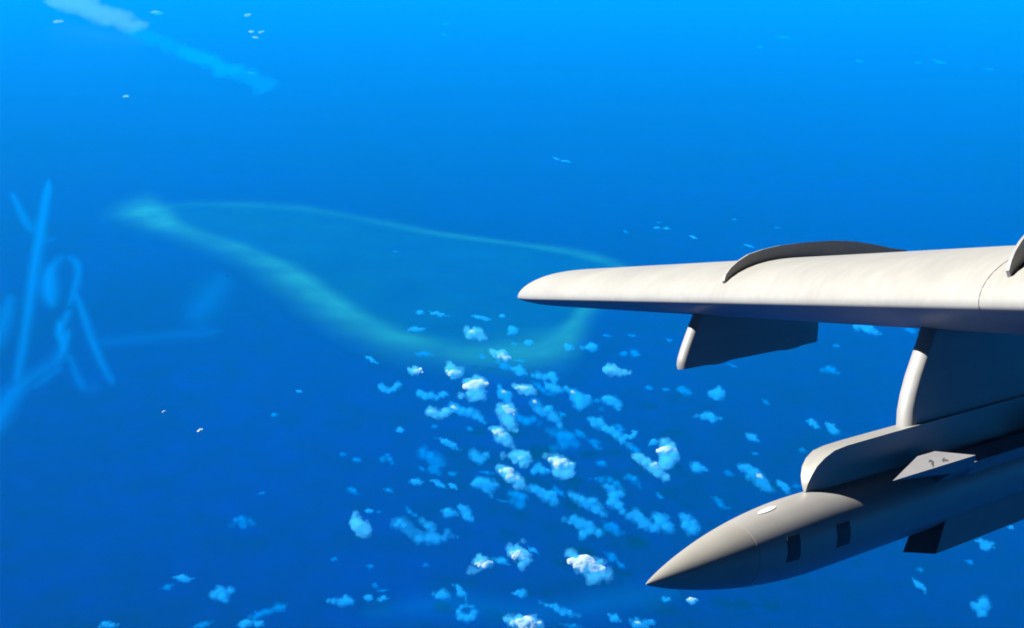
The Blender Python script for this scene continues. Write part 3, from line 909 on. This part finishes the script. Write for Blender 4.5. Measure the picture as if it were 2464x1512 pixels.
ORD = ['', 'second', 'third', 'fourth', 'fifth', 'sixth', 'seventh', 'eighth', 'ninth', 'tenth', 'eleventh', 'twelfth', 'thirteenth', 'fourteenth']
rows = []
for i, cdef in enumerate(CL):
    x, y, w, h, tilt, lev = cdef[:6]
    lumps = cdef[6] if len(cdef) > 6 else None
    core = cdef[7] if len(cdef) > 7 else None
    rnd = random.Random(100 + i)
    if not lumps:
        lumps = auto_lumps(x, y, w, h, tilt, rnd)
    else:
        lumps = list(lumps)
        for _ in range(5):
            b = rnd.choice(lumps)
            an = rnd.uniform(0, 6.28)
            lumps.append((b[0] + math.cos(an) * b[2] * .9, b[1] + math.sin(an) * b[2] * .7, b[2] * rnd.uniform(.35, .55)))
    c0 = at_level(x / 4, y / 4, CLOUD_Z)
    m = (c0 @ FWD) / (F * 4)
    rmean = sum(l[2] for l in lumps) / len(lumps) * m
    o, m = puff('cloud', x, y, lumps, cloud_mat(lev, .22 * TAU[lev] / (2 * rmean)), None, grow=1.36, ruffle=.55, seed=i)
    if w > 20:
        jit = [(a_ + rnd.uniform(-.35, .35) * c_, b_ + rnd.uniform(-.35, .35) * c_, c_ * rnd.uniform(.8, 1.05)) for a_, b_, c_ in lumps]
        puff('billow', x, y, jit, cloud_mat(lev, .40 * TAU[lev] / (2 * rmean)), o, ruffle=.45, grow=1.04, seed=i + 900)
    if w > 34:
        jit = [(a_ - .12 * c_ + rnd.uniform(-.3, .3) * c_, b_ - .15 * c_ + rnd.uniform(-.3, .3) * c_, c_ * rnd.uniform(.7, 1.0)) for a_, b_, c_ in lumps]
        puff('billow', x, y, jit, cloud_mat(lev, .75 * TAU[lev] / (2 * rmean)), o, ruffle=.4, grow=.74, seed=i + 1300)
    if core:
        qx, qy, qw, qh = core
        cl = auto_lumps(qx, qy, qw * 1.22, qh * 1.22, tilt * .6, rnd)
        r2 = sum(l[2] for l in cl) / len(cl) * m
        puff('bright_core', x, y, cl, cloud_mat(4, 11.0 / (2 * r2)), o, ruffle=.25, seed=i + 500)
    size = 'tiny' if w < 30 else 'small' if w < 55 else 'medium' if w < 95 else 'large' if w < 150 else 'broad'
    tone = 'white-cored' if core else ('faint blue', 'pale blue', 'bright', 'pale lilac')[lev]
    shape = 'cloud streak' if w > 2.6 * h else 'slanting cloud' if tilt >= 28 else 'cloud puff'
    rows.append((o, f'{size} {tone} {shape} {region(x, y)}', x, y))

by = {}
for r_ in rows:
    by.setdefault(r_[1], []).append(r_)
for lab, lst in by.items():
    lst.sort(key=lambda r_: r_[2])
    for k, r_ in enumerate(lst):
        extra = '' if len(lst) == 1 else (', leftmost such' if k == 0 else ', rightmost such' if k == len(lst) - 1 else f', {ORD[k]} such from left')
        tag(r_[0], lab + extra, 'cloud', 'small cumulus clouds scattered over the sea')

bpy.context.view_layer.update()
dg = bpy.context.evaluated_depsgraph_get()
for o in to_bake:
    me = bpy.data.meshes.new_from_object(o.evaluated_get(dg))
    bm = bmesh.new(); bm.from_mesh(me)          # keep the main body, drop crumbs
    left, best = set(bm.verts), []
    while left:
        st = [left.pop()]; isl = [st[0]]
        while st:
            for e in st.pop().link_edges:
                for w_ in e.verts:
                    if w_ in left:
                        left.discard(w_); st.append(w_); isl.append(w_)
        if len(isl) > len(best):
            best = isl
    if len(best) < len(bm.verts):
        keep = set(best)
        bmesh.ops.delete(bm, geom=[w_ for w_ in bm.verts if w_ not in keep], context='VERTS')
        bm.to_mesh(me)
    bm.free()
    me.name = o.name
    o.modifiers.clear()
    o.data = me
    me.polygons.foreach_set('use_smooth', [True] * len(me.polygons))
    if '_c' in o:
        del o['_c']
print('cloud faces', sum(len(o.data.polygons) for o in to_bake))


# ------------------------------------------------------------------ window reflections imitated by faint vapour tubes, plus one vapour band
STREAK_Z = SEA_Z + 1500.0


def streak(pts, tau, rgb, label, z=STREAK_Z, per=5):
    """pts: x, y, half width (2464-wide view); a thin ragged vapour tube, mostly standing in for a window reflection"""
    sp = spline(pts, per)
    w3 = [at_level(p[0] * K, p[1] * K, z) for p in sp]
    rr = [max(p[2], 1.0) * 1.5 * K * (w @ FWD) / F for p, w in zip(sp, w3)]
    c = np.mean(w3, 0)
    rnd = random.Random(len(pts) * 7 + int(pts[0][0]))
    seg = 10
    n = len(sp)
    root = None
    for nm, wd, tk in (('reflection_vapour_streak', 1.6, .22), ('inner_layer', 1.15, .28), ('inner_layer', .75, .28), ('inner_layer', .4, .22)):
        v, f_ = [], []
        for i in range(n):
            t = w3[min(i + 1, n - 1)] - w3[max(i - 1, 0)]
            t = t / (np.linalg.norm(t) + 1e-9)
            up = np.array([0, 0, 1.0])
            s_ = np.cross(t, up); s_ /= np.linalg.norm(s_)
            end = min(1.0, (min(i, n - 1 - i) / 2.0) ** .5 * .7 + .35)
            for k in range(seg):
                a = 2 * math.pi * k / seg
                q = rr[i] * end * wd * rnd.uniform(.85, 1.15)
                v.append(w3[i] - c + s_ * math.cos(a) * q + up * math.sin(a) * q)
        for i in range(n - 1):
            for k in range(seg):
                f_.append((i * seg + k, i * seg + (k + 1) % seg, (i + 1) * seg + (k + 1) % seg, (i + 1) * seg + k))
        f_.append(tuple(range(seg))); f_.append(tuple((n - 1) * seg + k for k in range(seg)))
        o = mesh_ob(nm, v, f_, volume_mat('reflection_vapour', rgb, .48 * tau * tk / (2 * wd * float(np.mean(rr)))), root, True)
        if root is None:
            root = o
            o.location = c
            tag(o, label, 'vapour', 'faint pale imitated window reflections at the left, plus one vapour band')
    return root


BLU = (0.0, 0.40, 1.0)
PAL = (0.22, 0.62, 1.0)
streak([(118, 432, 6), (105, 510, 8), (90, 600, 9), (76, 690, 9), (62, 790, 9), (50, 860, 9), (38, 918, 8)], .26, BLU, 'long straight upright imitated window reflection near the left edge')
streak([(28, 462, 5), (50, 510, 7), (78, 558, 8)], .18, BLU, 'short slanting imitated window reflection at far left, above the loop')
streak([(100, 580, 4), (118, 578, 5), (136, 574, 3)], .25, BLU, 'tiny level imitated window reflection just above the loop')
streak([(128, 738, 7), (118, 700, 14), (120, 655, 10), (138, 628, 7), (162, 619, 7), (183, 630, 7), (189, 656, 7), (180, 696, 7), (165, 740, 6)], .24, BLU, 'looped imitated window reflection like a bent strap, left of the reef')
streak([(138, 770, 6), (148, 800, 9), (152, 838, 10), (140, 866, 12), (100, 892, 12), (60, 918, 14), (24, 956, 18), (2, 1000, 16), (-20, 1060, 12)], .24, BLU, 'thick curling imitated window reflection running down to the left edge')
streak([(182, 702, 6), (205, 770, 8), (226, 830, 8), (250, 884, 8), (274, 926, 7)], .20, BLU, 'slanting imitated window reflection right of the loop, falling to the right')
streak([(166, 850, 6), (182, 896, 8), (204, 934, 9), (246, 926, 8)], .14, BLU, 'hooked faint imitated window reflection below the loop')
streak([(228, 826, 9), (300, 818, 10), (400, 808, 10), (470, 803, 10), (535, 797, 9)], .22, BLU, 'long level faint imitated window reflection below the reef tip')
streak([(548, 664, 10), (512, 704, 26), (480, 746, 26), (462, 772, 16)], .12, BLU, 'smudge of faint imitated window reflection under the left reef arm')
streak([(170, 742, 6), (152, 776, 8), (140, 800, 7), (150, 822, 6)], .22, BLU, 'small knot of imitated window reflection where the loop closes')
streak([(168, 792, 5), (160, 812, 7), (150, 846, 6)], .18, BLU, 'tiny upright imitated window reflection under the knot')
streak([(150, 884, 5), (112, 912, 7), (78, 934, 6)], .16, BLU, 'thin imitated window reflection alongside the thick curling one')
streak([(28, 705, 7), (16, 750, 14), (2, 800, 14), (-14, 850, 10)], .16, BLU, 'wide faint imitated window reflection smudge at the left edge')
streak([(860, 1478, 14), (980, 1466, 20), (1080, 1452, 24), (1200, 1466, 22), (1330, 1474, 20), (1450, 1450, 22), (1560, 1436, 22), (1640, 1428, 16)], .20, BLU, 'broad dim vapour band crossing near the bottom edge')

# ------------------------------------------------------------------ two ships
def ship(px, py, length, head, label):
    loc = at_level(px / 4, py / 4, SEA_Z)
    root = bpy.data.objects.new('ship', None)
    root.location = loc
    root.rotation_euler = (0, 0, R(head))
    root.empty_display_size = 20
    col.objects.link(root)
    tag(root, label, 'ship', 'white ships left of the cloud field')
    Ls = length / 2; B = length * .085
    st = [(-1, .75), (-.6, .98), (0, 1.0), (.5, .86), (.8, .5), (1.0, .03)]
    v, f_ = [], []
    for s, b in st:
        v += [(s * Ls, -b * B, length * .07 + (.03 * length if s > .75 else 0)), (s * Ls, b * B, length * .07 + (.03 * length if s > .75 else 0)), (s * Ls * .96, b * B * .7, 0.5), (s * Ls * .96, -b * B * .7, 0.5)]
    for i in range(len(st) - 1):
        for k in range(4):
            f_.append((i * 4 + k, i * 4 + (k + 1) % 4, i * 4 + 4 + (k + 1) % 4, i * 4 + 4 + k))
    f_.append((0, 1, 2, 3)); f_.append(tuple(20 + k for k in range(4)))
    mesh_ob('hull', v, f_, M_hull, root)

    def box(name, x0, x1, hb, z0, z1, taper=.9):
        vv = [(x, y, z0) for x, y in ((x0, -hb), (x1, -hb), (x1, hb), (x0, hb))] + [(x0 + (x1 - x0) * (.5 + (a - .5) * taper), y * taper, z1) for a, y in ((0, -hb), (1, -hb), (1, hb), (0, hb))]
        return mesh_ob(name, vv, [(0, 1, 2, 3), (4, 5, 6, 7), (0, 1, 5, 4), (1, 2, 6, 5), (2, 3, 7, 6), (3, 0, 4, 7)], M_hull, root)

    box('superstructure', -.35 * Ls, .35 * Ls, B * .8, length * .07 + .2, length * .15)
    box('bridge', .0, .28 * Ls, B * .7, length * .15 + .2, length * .20)
    box('funnel', -.25 * Ls, -.1 * Ls, B * .3, length * .15 + .2, length * .21, .75)
    box('mast', .08 * Ls, .12 * Ls, B * .12, length * .20 + .2, length * .33, .4)


ship(800, 1723, 110.0, 62, 'larger brilliant white ship, nearer of the two')
ship(655, 1647, 70.0, 62, 'smaller dimmer white ship, farther of the two')
